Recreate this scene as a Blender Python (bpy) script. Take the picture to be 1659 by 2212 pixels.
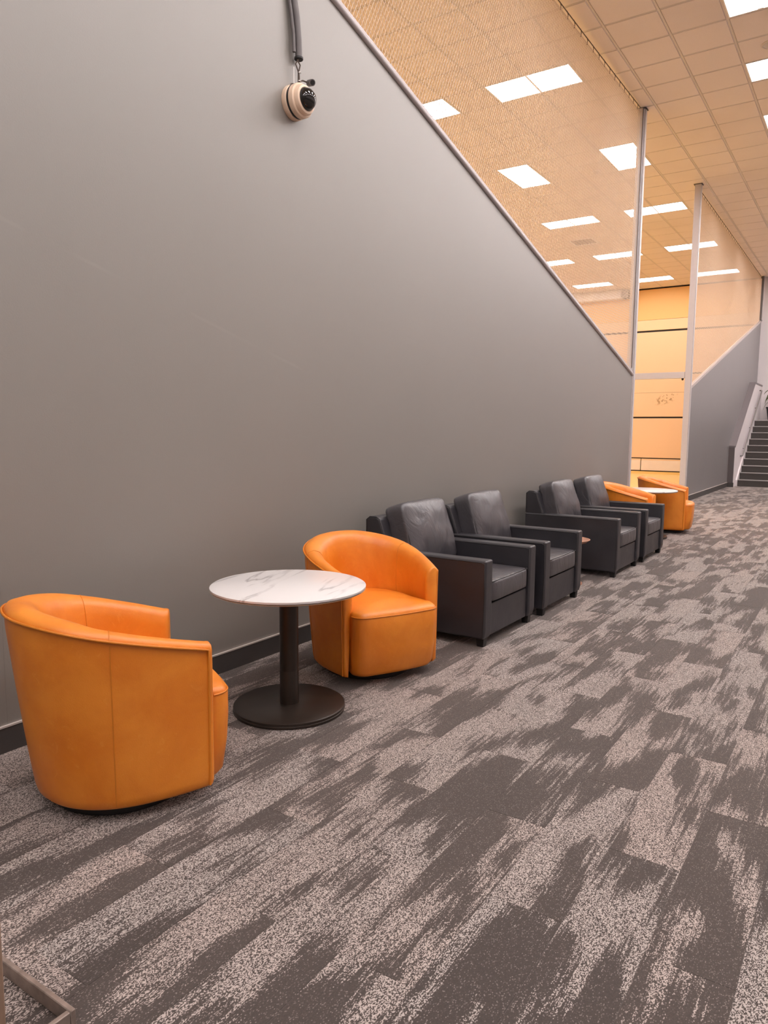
import bpy, bmesh, math, random
from mathutils import Vector, Matrix, noise
random.seed(7)
for o in list(bpy.data.objects):
    bpy.data.objects.remove(o)
S = bpy.context.scene
COL = S.collection
PI = math.pi

# ------------------------------------------------------------------ camera, world, exposure
RIGHT = Vector((0.83250078, 0.55396706, 0.00793418))
UP = Vector((-0.06891308, 0.08933142, 0.99361506))
FWD = Vector((-0.54972124, 0.82773208, -0.11254405))
CAM = Vector((3.05, 0.0, 1.41))
FPX = 1577.05
cam_d = bpy.data.cameras.new('camera')
cam_d.sensor_fit = 'VERTICAL'
cam_d.sensor_height = 36.0
cam_d.lens = FPX / 2212.0 * 36.0
cam_d.clip_start = 0.05
cam_d.clip_end = 100
cam = bpy.data.objects.new('camera', cam_d)
COL.objects.link(cam)
cam.matrix_world = Matrix(((RIGHT.x, UP.x, -FWD.x, CAM.x), (RIGHT.y, UP.y, -FWD.y, CAM.y), (RIGHT.z, UP.z, -FWD.z, CAM.z), (0, 0, 0, 1)))
S.camera = cam
W = bpy.data.worlds.new('world')
S.world = W
W.use_nodes = True
W.node_tree.nodes['Background'].inputs[0].default_value = (0.5, 0.48, 0.46, 1)
W.node_tree.nodes['Background'].inputs[1].default_value = 0.1
S.view_settings.view_transform = 'Standard'
S.view_settings.look = 'None'
S.view_settings.gamma = 1.0
S.view_settings.use_curve_mapping = False
S.view_settings.exposure = 1.8
LAMP_CORRIDOR = 7.0        # radiance of the ceiling light diffusers
LAMP_GYM = 4.6
LAMP_COLOR = (1.0, 0.935, 0.93)
HC = 6.056                 # ceiling height
GX0, GSX = 0.137, 0.612    # ceiling grid
GY0, GSY = 11.31, 0.608


def pix(p):
    d = Vector(p) - CAM
    z = d.dot(FWD)
    if z < 0.05:
        return None
    return (829.5 + FPX * d.dot(RIGHT) / z, 1106 - FPX * d.dot(UP) / z, z)


# ------------------------------------------------------------------ materials
def srgb(r, g, b):
    f = lambda c: (c / 255 / 12.92) if c / 255 <= 0.04045 else ((c / 255 + 0.055) / 1.055) ** 2.4
    return (f(r), f(g), f(b), 1)


class NT:
    def __init__(s, name):
        s.m = bpy.data.materials.new(name)
        s.m.use_nodes = True
        s.t = s.m.node_tree
        s.b = s.t.nodes['Principled BSDF']

    def n(s, typ, **kw):
        nd = s.t.nodes.new(typ)
        for k, v in kw.items():
            setattr(nd, k, v)
        return nd

    def put(s, sock, v):
        if isinstance(v, bpy.types.NodeSocket):
            s.t.links.new(v, sock)
        elif v is not None:
            sock.default_value = v

    def math(s, op, a, b=None, c=None, clamp=False):
        nd = s.n('ShaderNodeMath', operation=op, use_clamp=clamp)
        s.put(nd.inputs[0], a)
        s.put(nd.inputs[1], b)
        s.put(nd.inputs[2], c)
        return nd.outputs[0]

    def comb(s, x, y, z=0.0):
        nd = s.n('ShaderNodeCombineXYZ')
        for i, v in enumerate((x, y, z)):
            s.put(nd.inputs[i], v)
        return nd.outputs[0]

    def noise(s, vec, scale=5.0, detail=2.0, rough=0.5, dist=0.0):
        nd = s.n('ShaderNodeTexNoise')
        if vec is not None:
            s.put(nd.inputs['Vector'], vec)
        nd.inputs['Scale'].default_value = scale
        nd.inputs['Detail'].default_value = detail
        nd.inputs['Roughness'].default_value = rough
        nd.inputs['Distortion'].default_value = dist
        return nd.outputs['Fac']

    def smooth(s, v, lo, hi, a=0.0, b=1.0):
        nd = s.n('ShaderNodeMapRange', interpolation_type='SMOOTHSTEP')
        s.put(nd.inputs[0], v)
        s.put(nd.inputs[1], lo)
        s.put(nd.inputs[2], hi)
        s.put(nd.inputs[3], a)
        s.put(nd.inputs[4], b)
        return nd.outputs[0]

    def mix(s, f, a, b):
        nd = s.n('ShaderNodeMix', data_type='RGBA')
        s.put(nd.inputs[0], f)
        s.put(nd.inputs[6], a)
        s.put(nd.inputs[7], b)
        return nd.outputs[2]

    def bump(s, h, strength=0.3, dist=0.01):
        nd = s.n('ShaderNodeBump')
        nd.inputs['Strength'].default_value = strength
        nd.inputs['Distance'].default_value = dist
        s.put(nd.inputs['Height'], h)
        s.put(s.b.inputs['Normal'], nd.outputs[0])

    def pos(s):
        return s.n('ShaderNodeNewGeometry').outputs['Position']

    def obj(s):
        return s.n('ShaderNodeTexCoord').outputs['Object']

    def set(s, col, rough=0.6, metal=0.0, spec=None):
        s.put(s.b.inputs['Base Color'], col)
        s.put(s.b.inputs['Roughness'], rough)
        s.b.inputs['Metallic'].default_value = metal
        if spec is not None:
            s.b.inputs['Specular IOR Level'].default_value = spec
        return s


def simple(name, col, rough=0.6, metal=0.0, var=0.08, scale=20.0, spec=None, bump=0.0):
    t = NT(name)
    f = t.noise(t.obj(), scale, 3)
    a = tuple(c * (1 - var) for c in col[:3]) + (1,)
    b = tuple(min(1, c * (1 + var)) for c in col[:3]) + (1,)
    t.set(t.mix(f, a, b), rough, metal, spec)
    if bump:
        t.bump(f, bump, 0.002)
    return t.m


MT = {}
# painted wall with orange-peel roller texture
t = NT('wall_paint')
p = t.pos()
f = t.noise(p, 1.3, 3)
sp = t.n('ShaderNodeSeparateXYZ')
t.put(sp.inputs[0], p)
ln = t.math('ABSOLUTE', t.math('SUBTRACT', sp.outputs[2], t.math('ADD', t.math('MULTIPLY', sp.outputs[1], -0.25), 2.6935)))   # faint rubbed line
ln = t.math('MULTIPLY', t.smooth(ln, 0.002, 0.014, 1.0, 0.0), t.smooth(t.noise(t.comb(0.0, sp.outputs[1]), 2.2, 2), 0.42, 0.62))
ln = t.math('MULTIPLY', ln, t.math('MULTIPLY', t.smooth(sp.outputs[1], 1.4, 1.8), t.smooth(sp.outputs[1], 3.8, 4.2, 1.0, 0.0)))
wc = t.mix(f, (0.222, 0.204, 0.182, 1), (0.240, 0.221, 0.197, 1))
t.set(t.mix(t.math('MULTIPLY', ln, 0.25), wc, (0.30, 0.275, 0.25, 1)), 0.46, 0, 1.0)
t.b.inputs['Coat Weight'].default_value = 0.6
t.b.inputs['Coat Roughness'].default_value = 0.55
t.bump(t.math('ADD', t.noise(p, 130, 2), t.math('MULTIPLY', t.noise(p, 24, 2), 0.6)), 0.10, 0.003)
MT['wall'] = t.m
t = NT('dark_wall_paint')
p = t.pos()
f = t.noise(p, 1.3, 3)
t.set(t.mix(f, (0.205, 0.192, 0.188, 1), (0.225, 0.21, 0.206, 1)), 0.42, 0, 1.0)
t.bump(t.noise(p, 130, 2), 0.10, 0.003)
MT['wall2'] = t.m
MT['wall_trim'] = simple('grey_trim_paint', (0.50, 0.455, 0.45, 1), 0.4, 0, 0.04)
MT['mauve'] = simple('mauve_cap_paint', (0.17, 0.145, 0.148, 1), 0.5, 0, 0.04)
MT['mauve_dark'] = simple('dark_mauve_paint', (0.11, 0.092, 0.092, 1), 0.5, 0, 0.04)
MT['white_wall'] = simple('white_wall_paint', (0.74, 0.68, 0.68, 1), 0.55, 0, 0.03, 2.0)
MT['cream_trim'] = simple('cream_trim_paint', (0.52, 0.45, 0.42, 1), 0.45, 0, 0.05)
MT['base'] = simple('rubber_baseboard', (0.06, 0.053, 0.05, 1), 0.5, 0, 0.08)
MT['base_strip'] = simple('baseboard_edge_strip', (0.62, 0.55, 0.51, 1), 0.4, 0.2, 0.05)
# ceiling tile with fine pits
t = NT('ceiling_tile')
p = t.pos()
oi = t.n('ShaderNodeObjectInfo')
pit = t.smooth(t.noise(p, 190, 2), 0.60, 0.70)
stain = t.smooth(t.noise(p, 0.7, 4), 0.45, 0.75)
c = t.mix(stain, (0.80, 0.71, 0.67, 1), (0.75, 0.66, 0.62, 1))
c = t.mix(t.math('MULTIPLY', pit, 0.35), c, (0.45, 0.33, 0.27, 1))
t.set(c, 0.9, 0, 0.2)
t.bump(t.math('MULTIPLY', t.noise(p, 150, 3), 1.0), 0.25, 0.002)
MT['tile'] = t.m
MT['grid'] = simple('ceiling_grid_metal', (0.66, 0.59, 0.55, 1), 0.5, 0, 0.03)
MT['plenum'] = simple('plenum_dark', (0.1, 0.08, 0.07, 1), 0.9)
# carpet: planks 9 x 36 inches, streaked two-tone loop pile, colours follow the plank each point lies on
t = NT('carpet')
sp = t.n('ShaderNodeSeparateXYZ')
t.put(sp.inputs[0], t.pos())
X, Y = sp.outputs[0], sp.outputs[1]
ci = t.math('FLOOR', t.math('DIVIDE', t.math('ADD', X, 10.0 - 2.571 % 0.2286), 0.2286))
row = t.math('MODULO', t.math('MULTIPLY', ci, 0.5), 1.0)
cj = t.math('FLOOR', t.math('DIVIDE', t.math('ADD', t.math('ADD', Y, 10.0 - 2.325 % 0.914), t.math('MULTIPLY', row, 0.914)), 0.914))
wn = t.n('ShaderNodeTexWhiteNoise', noise_dimensions='2D')
t.put(wn.inputs['Vector'], t.comb(ci, cj))
r1, rc = wn.outputs['Value'], wn.outputs['Color']
sc = t.n('ShaderNodeSeparateColor')
t.put(sc.inputs[0], rc)
ox = t.math('MULTIPLY', sc.outputs[0], 37.0)
oy = t.math('MULTIPLY', sc.outputs[1], 53.0)
broad = t.noise(t.comb(t.math('ADD', t.math('MULTIPLY', X, 6.0), ox), t.math('ADD', t.math('MULTIPLY', Y, 1.8), oy)), 1.0, 1.5, 0.5)
streak = t.noise(t.comb(t.math('MULTIPLY', X, 60.0), t.math('ADD', t.math('MULTIPLY', Y, 3.6), oy)), 1.0, 2.0, 0.6)
fine = t.noise(t.comb(t.math('MULTIPLY', X, 240.0), t.math('ADD', t.math('MULTIPLY', Y, 9.0), ox)), 1.0, 1.0, 0.5)
v = t.math('ADD', broad, t.math('MULTIPLY', t.math('SUBTRACT', streak, 0.5), 0.42))
v = t.math('ADD', v, t.math('MULTIPLY', t.math('SUBTRACT', fine, 0.5), 0.22))
v = t.math('ADD', v, t.math('MULTIPLY', t.math('SUBTRACT', sc.outputs[2], 0.5), 0.16))
lt = t.smooth(v, 0.435, 0.555)
w2 = t.n('ShaderNodeTexWhiteNoise', noise_dimensions='2D')
t.put(w2.inputs['Vector'], t.comb(t.math('FLOOR', t.math('MULTIPLY', X, 420.0)), t.math('FLOOR', t.math('ADD', t.math('MULTIPLY', Y, 270.0), t.math('MULTIPLY', t.math('MODULO', t.math('FLOOR', t.math('MULTIPLY', X, 420.0)), 2.0), 0.5)))))
loop = w2.outputs['Value']
cover = t.math('ADD', t.math('MULTIPLY', lt, 0.52), 0.012)
isl = t.smooth(t.math('SUBTRACT', cover, loop), -0.14, 0.22)
dark = t.mix(r1, (0.066, 0.053, 0.047, 1), (0.082, 0.065, 0.057, 1))
dark = t.mix(t.math('MULTIPLY', loop, 0.5), dark, (0.040, 0.034, 0.032, 1))
light = t.mix(sc.outputs[0], (0.44, 0.385, 0.355, 1), (0.47, 0.385, 0.345, 1))
t.set(t.mix(isl, dark, light), 0.95, 0, 0.15)
t.b.inputs['Sheen Weight'].default_value = 0.35
t.b.inputs['Sheen Roughness'].default_value = 0.45
t.b.inputs['Sheen Tint'].default_value = (1, 0.92, 0.87, 1)
t.bump(t.math('ADD', loop, t.math('MULTIPLY', fine, 0.5)), 0.35, 0.003)
MT['carpet'] = t.m
MT['stair_carpet'] = simple('stair_carpet', (0.088, 0.078, 0.072, 1), 0.95, 0, 0.25, 60.0, 0.15)
MT['nosing'] = simple('stair_nosing', (0.34, 0.31, 0.30, 1), 0.5, 0, 0.05)
MT['slab'] = simple('floor_slab', (0.05, 0.045, 0.04, 1), 0.9)


def leather(name, c0, c1, c2, rough, cs, creases=0.0, spec=0.6):
    t = NT(name)
    o = t.obj()
    oi = t.n('ShaderNodeObjectInfo')
    va = t.n('ShaderNodeVectorMath', operation='ADD')
    t.put(va.inputs[0], o)
    t.put(va.inputs[1], t.comb(t.math('MULTIPLY', oi.outputs['Random'], 9.0), t.math('MULTIPLY', oi.outputs['Random'], 5.0)))
    p = va.outputs[0]
    m = t.noise(p, 4.0, 5, 0.6, 0.4)
    c = t.mix(t.smooth(m, 0.3, 0.7), c0, c1)
    vein = t.smooth(t.noise(p, 14.0, 6, 0.7, 1.2), 0.58, 0.72)
    c = t.mix(t.math('MULTIPLY', vein, 0.3), c, c2)
    t.set(c, t.smooth(m, 0.2, 0.8, rough - 0.05, rough + 0.07), 0, spec)
    h = t.math('MULTIPLY', t.noise(p, 260, 3), 0.10)
    h = t.math('ADD', h, t.math('MULTIPLY', t.noise(p, 7, 2), 0.9))
    if creases:
        mp = t.n('ShaderNodeMapping')
        t.put(mp.inputs[0], p)
        mp.inputs[3].default_value = (4, 5.0, 2.6)
        cr = t.noise(mp.outputs[0], 1.0, 3, 0.55, 1.6)
        h = t.math('ADD', h, t.math('MULTIPLY', t.math('ABSOLUTE', t.math('SUBTRACT', cr, 0.5)), creases))
    t.bump(h, 0.45, 0.012)
    return t.m


MT['orange'] = leather('tan_orange_leather', (0.72, 0.195, 0.010, 1), (0.84, 0.272, 0.022, 1), (0.90, 0.38, 0.06, 1), 0.40, 1)
MT['orange_seam'] = simple('tan_orange_piping', (0.66, 0.20, 0.012, 1), 0.45, 0, 0.1)
MT['dark'] = leather('charcoal_leather', (0.019, 0.017, 0.021, 1), (0.025, 0.023, 0.028, 1), (0.036, 0.033, 0.038, 1), 0.42, 1, 0.0, 0.85)  # same leather as the cushions, shade on the arms put into the colour
MT['dark_crease_lit'] = leather('charcoal_leather_lit', (0.046, 0.041, 0.046, 1), (0.058, 0.053, 0.059, 1), (0.068, 0.062, 0.068, 1), 0.37, 1, 2.0, 1.0)  # same leather made lighter, light on the cushions put into the colour
MT['dark_seam'] = simple('charcoal_piping', (0.022, 0.019, 0.020, 1), 0.5, 0, 0.1)
MT['black'] = simple('black_plastic', (0.012, 0.011, 0.011, 1), 0.45, 0, 0.1)
MT['bronze'] = simple('dark_bronze_metal', (0.036, 0.026, 0.020, 1), 0.38, 0.35, 0.12, 12)
# marble table top
t = NT('white_marble')
p = t.obj()
mp = t.n('ShaderNodeMapping')
t.put(mp.inputs[0], p)
mp.inputs[1].default_value = (5.3, 2.1, 0.7)
mp.inputs[3].default_value = (2.6, 0.5, 1)
a = t.noise(mp.outputs[0], 2.3, 6, 0.5, 0.35)
vein = t.smooth(t.math('ABSOLUTE', t.math('SUBTRACT', a, 0.5)), 0.0, 0.030, 1.0, 0.0)
msk = t.smooth(t.noise(p, 2.6, 2), 0.36, 0.56)
c = t.mix(t.math('MULTIPLY', t.math('MULTIPLY', vein, msk), 0.75), (0.74, 0.71, 0.69, 1), (0.30, 0.27, 0.26, 1))
t.set(c, 0.3, 0, 0.5)
MT['marble'] = t.m
MT['marble_edge'] = simple('table_edge_band', (0.62, 0.47, 0.36, 1), 0.5)
MT['copper'] = simple('copper_tray', (0.56, 0.29, 0.19, 1), 0.35, 0.4, 0.08)
MT['alu'] = simple('brushed_aluminium', (0.60, 0.56, 0.55, 1), 0.42, 0.15, 0.05, 30)
MT['alu_dark'] = simple('dark_groove', (0.10, 0.085, 0.08, 1), 0.6)
MT['lilac'] = simple('pale_painted_steel', (0.50, 0.46, 0.465, 1), 0.45, 0.0, 0.04)
MT['net'] = simple('cream_net_cord', (0.62, 0.49, 0.38, 1), 0.8, 0, 0.05)
MT['cord'] = simple('dark_cord', (0.09, 0.065, 0.05, 1), 0.7)
MT['beige'] = simple('beige_plastic', (0.80, 0.60, 0.44, 1), 0.45, 0, 0.03)
MT['rail'] = simple('grey_rail_metal', (0.22, 0.20, 0.19, 1), 0.4, 0.3, 0.05)
MT['conduit'] = simple('grey_conduit', (0.13, 0.115, 0.112, 1), 0.45, 0, 0.05)
t = NT('smoked_dome')
t.set((0.012, 0.011, 0.010, 1), 0.06, 0, 0.6)
MT['dome'] = t.m
MT['white_part'] = simple('white_plastic', (0.8, 0.76, 0.74, 1), 0.4)
# gym wall panels with a few ball scuffs on one course
t = NT('gym_wall_panel')
p = t.pos()
sp = t.n('ShaderNodeSeparateXYZ')
t.put(sp.inputs[0], p)
f = t.noise(p, 0.8, 3)
c = t.mix(f, (0.86, 0.58, 0.345, 1), (0.88, 0.60, 0.365, 1))
dx = t.math('MULTIPLY', t.math('ADD', sp.outputs[0], 2.66), 1.25)
dz = t.math('MULTIPLY', t.math('SUBTRACT', sp.outputs[2], 2.47), 2.0)
slant = t.math('SUBTRACT', dx, t.math('MULTIPLY', dz, 0.6))
dd = t.math('SQRT', t.math('ADD', t.math('MULTIPLY', slant, slant), t.math('MULTIPLY', dz, dz)))
sm = t.smooth(dd, 0.2, 0.48, 1.0, 0.0)
mk = t.smooth(t.noise(p, 13.0, 3, 0.6), 0.52, 0.58)
c = t.mix(t.math('MULTIPLY', t.math('MULTIPLY', sm, mk), 0.75), c, (0.30, 0.16, 0.06, 1))
t.set(c, 0.6, 0, 0.3)
MT['panel'] = t.m
MT['panel_top'] = simple('gym_upper_wall', (0.84, 0.50, 0.19, 1), 0.6, 0, 0.03, 1.0)
MT['panel_band'] = simple('gym_upper_band', (0.84, 0.59, 0.34, 1), 0.6, 0, 0.03, 1.0)
MT['gap'] = simple('dark_panel_gap', (0.03, 0.025, 0.022, 1), 0.8)
MT['kick'] = simple('white_kick_board', (0.86, 0.74, 0.62, 1), 0.5, 0, 0.05, 4.0)
MT['gym_floor'] = simple('yellow_sports_floor', (0.92, 0.64, 0.23, 1), 0.4, 0, 0.04, 3.0)
MT['vent'] = simple('dusty_grille_paint', (0.42, 0.33, 0.28, 1), 0.6)
MT['duct'] = simple('duct_paint', (0.85, 0.80, 0.77, 1), 0.5, 0, 0.03)
MT['steel_scratched'] = simple('worn_steel', (0.36, 0.29, 0.25, 1), 0.38, 0.5, 0.5, 30, bump=0.3)
MT['steel_brown'] = simple('bronze_upright', (0.34, 0.23, 0.165, 1), 0.5, 0.3, 0.1)
MT['leaf'] = simple('plant_leaf', (0.11, 0.13, 0.035, 1), 0.45, 0, 0.35, 9)
MT['soil'] = simple('potting_soil', (0.10, 0.06, 0.04, 1), 0.95, 0, 0.4, 60)
MT['stem'] = simple('plant_stem', (0.16, 0.12, 0.05, 1), 0.6)


def emit(name, strength):
    t = NT(name)
    e = t.n('ShaderNodeEmission')
    e.inputs[0].default_value = LAMP_COLOR + (1,)
    e.inputs[1].default_value = strength
    t.t.links.new(e.outputs[0], t.t.nodes['Material Output'].inputs[0])
    return t.m


MT['lamp_c'] = emit('corridor_light_diffuser', LAMP_CORRIDOR)
MT['lamp_g'] = emit('gym_light_diffuser', LAMP_GYM)


# ------------------------------------------------------------------ mesh helpers
def link_mesh(name, me, mat, parent=None, smooth=False, sharp=40):
    if mat is not None:
        me.materials.append(MT[mat] if isinstance(mat, str) else mat)
    if smooth:
        me.shade_smooth()
        if sharp:
            me.set_sharp_from_angle(angle=math.radians(sharp))
    o = bpy.data.objects.new(name, me)
    COL.objects.link(o)
    if parent is not None:
        o.parent = parent
    return o


def from_bm(name, bm, mat, parent=None, smooth=False, sharp=40):
    me = bpy.data.meshes.new(name)
    bmesh.ops.recalc_face_normals(bm, faces=bm.faces)
    bm.to_mesh(me)
    bm.free()
    return link_mesh(name, me, mat, parent, smooth, sharp)


def from_py(name, vs, fs, mat, parent=None, smooth=False, sharp=40):
    me = bpy.data.meshes.new(name)
    me.from_pydata([tuple(v) for v in vs], [], fs)
    me.update()
    return link_mesh(name, me, mat, parent, smooth, sharp)


def tag(o, label, cat, group=None, kind=None):
    if label:
        o['label'] = label
    if cat:
        o['category'] = cat
    if group:
        o['group'] = group
    if kind:
        o['kind'] = kind
    return o


def thing(name, label, cat, loc=(0, 0, 0), rz=0.0, group=None):
    o = bpy.data.objects.new(name, None)
    o.empty_display_size = 0.1
    COL.objects.link(o)
    o.location = loc
    o.rotation_euler = (0, 0, rz)
    return tag(o, label, cat, group)


def dup(root, loc, rz, label):
    r = root.copy()
    COL.objects.link(r)
    r.location = loc
    r.rotation_euler = (0, 0, rz)
    r['label'] = label
    for ch in list(root.children):
        c = ch.copy()
        COL.objects.link(c)
        c.parent = r
        for g in list(ch.children):
            d = g.copy()
            COL.objects.link(d)
            d.parent = c
    return r


def bm_box(bm, lo, hi):
    x0, y0, z0 = lo
    x1, y1, z1 = hi
    v = [bm.verts.new(c) for c in ((x0, y0, z0), (x1, y0, z0), (x1, y1, z0), (x0, y1, z0), (x0, y0, z1), (x1, y0, z1), (x1, y1, z1), (x0, y1, z1))]
    for f in ((0, 3, 2, 1), (4, 5, 6, 7), (0, 1, 5, 4), (1, 2, 6, 5), (2, 3, 7, 6), (3, 0, 4, 7)):
        bm.faces.new([v[i] for i in f])


def box(name, lo, hi, mat, parent=None, r=0.0, seg=2):
    bm = bmesh.new()
    bm_box(bm, lo, hi)
    if r:
        bmesh.ops.bevel(bm, geom=bm.edges[:], offset=r, segments=seg, affect='EDGES', profile=0.5)
    o = from_bm(name, bm, mat, parent, smooth=bool(r))
    if r:
        o.modifiers.new('wn', 'WEIGHTED_NORMAL').keep_sharp = True
    return o


def boxes(name, lst, mat, parent=None):
    bm = bmesh.new()
    for lo, hi in lst:
        bm_box(bm, lo, hi)
    return from_bm(name, bm, mat, parent)


def prism(name, pts, axis, a, b, mat, parent=None, r=0.0, seg=2):
    """extrude a 2D polygon along axis ('x': pts are (y,z); 'y': pts are (x,z); 'z': pts are (x,y))"""
    def mk(p, d):
        return {'x': (d, p[0], p[1]), 'y': (p[0], d, p[1]), 'z': (p[0], p[1], d)}[axis]
    bm = bmesh.new()
    va = [bm.verts.new(mk(p, a)) for p in pts]
    vb = [bm.verts.new(mk(p, b)) for p in pts]
    n = len(pts)
    bm.faces.new(va)
    bm.faces.new(vb[::-1])
    for i in range(n):
        bm.faces.new([va[i], vb[i], vb[(i + 1) % n], va[(i + 1) % n]])
    bmesh.ops.recalc_face_normals(bm, faces=bm.faces)
    if r:
        bmesh.ops.bevel(bm, geom=bm.edges[:], offset=r, segments=seg, affect='EDGES', profile=0.5)
    o = from_bm(name, bm, mat, parent, smooth=bool(r))
    if r:
        o.modifiers.new('wn', 'WEIGHTED_NORMAL').keep_sharp = True
    return o


def tube_geo(pts, r, sides=8, closed=False, rr=None):
    pts = [Vector(p) for p in pts]
    n = len(pts)
    vs, fs = [], []
    prev = None
    for i, p in enumerate(pts):
        if closed:
            d = pts[(i + 1) % n] - pts[i - 1]
        else:
            d = pts[min(i + 1, n - 1)] - pts[max(i - 1, 0)]
        d.normalize()
        if prev is None:
            a = Vector((0, 0, 1)) if abs(d.z) < 0.9 else Vector((1, 0, 0))
            u = d.cross(a).normalized()
        else:
            u = (prev - d * prev.dot(d)).normalized()
        prev = u
        w = d.cross(u)
        rad = rr[i] if rr else r
        for k in range(sides):
            a = 2 * PI * k / sides
            vs.append(p + (u * math.cos(a) + w * math.sin(a)) * rad)
    m = n if closed else n - 1
    for i in range(m):
        for k in range(sides):
            a, b = i * sides + k, i * sides + (k + 1) % sides
            c, d = ((i + 1) % n) * sides + (k + 1) % sides, ((i + 1) % n) * sides + k
            fs.append((a, b, c, d))
    if not closed:
        fs.append(tuple(range(sides))[::-1])
        fs.append(tuple((n - 1) * sides + k for k in range(sides)))
    return vs, fs


def tube(name, pts, r, mat, parent=None, sides=8, closed=False, rr=None):
    vs, fs = tube_geo(pts, r, sides, closed, rr)
    return from_py(name, vs, fs, mat, parent, True, 50)


def tubes(name, lines, r, mat, parent=None, sides=6):
    V, F = [], []
    for pts in lines:
        vs, fs = tube_geo(pts, r, sides)
        k = len(V)
        V += vs
        F += [tuple(i + k for i in f) for f in fs]
    return from_py(name, V, F, mat, parent, True, 50)


def lathe(name, prof, mat, parent=None, n=48, axis='z', center=(0, 0, 0), cap0=True, cap1=True, sharp=35):
    vs, fs = [], []
    c = Vector(center)
    for (r, h) in prof:
        for k in range(n):
            a = 2 * PI * k / n
            v = Vector((r * math.cos(a), r * math.sin(a), h)) if axis == 'z' else Vector((h, r * math.cos(a), r * math.sin(a)))
            vs.append(c + v)
    for i in range(len(prof) - 1):
        for k in range(n):
            fs.append((i * n + k, i * n + (k + 1) % n, (i + 1) * n + (k + 1) % n, (i + 1) * n + k))
    if cap0:
        fs.append(tuple(range(n))[::-1])
    if cap1:
        fs.append(tuple((len(prof) - 1) * n + k for k in range(n)))
    return from_py(name, vs, fs, mat, parent, True, sharp)


def cushion_geo(L, Wd, H, n=14, p=7.0, puff=0.35, front_only=False):
    """rounded puffy box centred on the origin: sizes along x, y, z"""
    bm = bmesh.new()
    bmesh.ops.create_cube(bm, size=2.0)
    bmesh.ops.subdivide_edges(bm, edges=bm.edges[:], cuts=n, use_grid_fill=True)
    for v in bm.verts:
        c = v.co
        m = max(abs(c.x), abs(c.y), abs(c.z))
        q = (abs(c.x) ** p + abs(c.y) ** p + abs(c.z) ** p) ** (1 / p)
        v.co = c * (m / q)
    return bm


# ------------------------------------------------------------------ ROOM SHELL
Y_END = 25.18
XR = 7.4
XL = -11.0
Y_BACK = -4.0
# corridor floor: slab + carpet planks
PW, PL = 0.2286, 0.914
fl = box('floor', (0.0, Y_BACK, -0.12), (XR, 21.05, -0.006), 'slab')
tag(fl, 'carpeted corridor floor of streaked brown and pale grey planks', 'floor', kind='structure')
xoff, yoff = 2.571 % PW, 2.325 % PL


def plank_geo(w, l, h=0.006, c=0.0012):
    vs = [(0, 0, -h), (w, 0, -h), (w, l, -h), (0, l, -h), (0, 0, -c), (w, 0, -c), (w, l, -c), (0, l, -c), (c, c, 0), (w - c, c, 0), (w - c, l - c, 0), (c, l - c, 0)]
    fs = [(0, 1, 5, 4), (1, 2, 6, 5), (2, 3, 7, 6), (3, 0, 4, 7), (4, 5, 9, 8), (5, 6, 10, 9), (6, 7, 11, 10), (7, 4, 8, 11), (8, 9, 10, 11)]
    return vs, fs


planks = []
i = 0
ci = math.floor((0.0 + 10 - xoff) / PW)
while True:
    x0 = ci * PW - 10 + xoff
    if x0 >= XR:
        break
    shift = (ci * 0.5) % 1.0 * PL
    cj = math.floor((Y_BACK + 10 - yoff + shift) / PL)
    while True:
        y0 = cj * PL - 10 + yoff - shift
        if y0 >= 21.05:
            break
        ax, bx, ay, by = max(x0, 0.0), min(x0 + PW, XR), max(y0, Y_BACK), min(y0 + PL, 21.05)
        if bx - ax > 0.01 and by - ay > 0.01:
            vis = 0.0
            q = pix(((ax + bx) / 2, (ay + by) / 2, 0))
            if q and -60 < q[0] < 1720 and 900 < q[1] < 2300:
                vis = (bx - ax) * (by - ay) * CAM.z / q[2] ** 3
            planks.append((vis, ax, ay, bx - ax, by - ay))
        cj += 1
    ci += 1
planks.sort(key=lambda a: -a[0])
full = None
V, F = [], []
for k, (vis, ax, ay, w, l) in enumerate(planks):
    if k < 300 and vis > 0:
        key = abs(w - PW) < 1e-6 and abs(l - PL) < 1e-6
        if key and full is not None:
            o = bpy.data.objects.new('carpet_tile', full)
            COL.objects.link(o)
            o.parent = fl
        else:
            vs, fs = plank_geo(w, l)
            o = from_py('carpet_tile', vs, fs, 'carpet', fl)
            if key:
                full = o.data
        o.location = (ax, ay, 0)
    else:
        vs, fs = plank_geo(w, l)
        n0 = len(V)
        V += [(a + ax, b + ay, c) for a, b, c in vs]
        F += [tuple(q + n0 for q in f) for f in fs]
o = from_py('carpet_tiles_far', V, F, 'carpet', fl)
o['kind'] = 'stuff'

gf = box('floor_gym', (XL, Y_BACK, -0.12), (0.0, Y_END, 0.0), 'gym_floor')
tag(gf, 'yellow sports hall floor seen through the opening beyond the wall', 'floor', kind='structure')

# ceiling: plenum slab + grid + tiles
ce = box('ceiling', (XL, Y_BACK, HC + 0.10), (XR, Y_END + 0.2, HC + 0.25), 'plenum')
tag(ce, 'high suspended tile ceiling over the corridor and sports hall', 'ceiling', kind='structure')
nx0, nx1 = math.floor((XL - GX0) / GSX), math.ceil((XR - GX0) / GSX)
ny0, ny1 = math.floor((Y_BACK - GY0) / GSY), math.ceil((Y_END - GY0) / GSY)
lights = []   # (i0, j0, i1, j1, label, group, mat)
ORD = ['first', 'second', 'third', 'fourth', 'fifth', 'sixth']


def cell(x, y):
    return (round((x - GX0) / GSX), round((y - GY0) / GSY))


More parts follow.
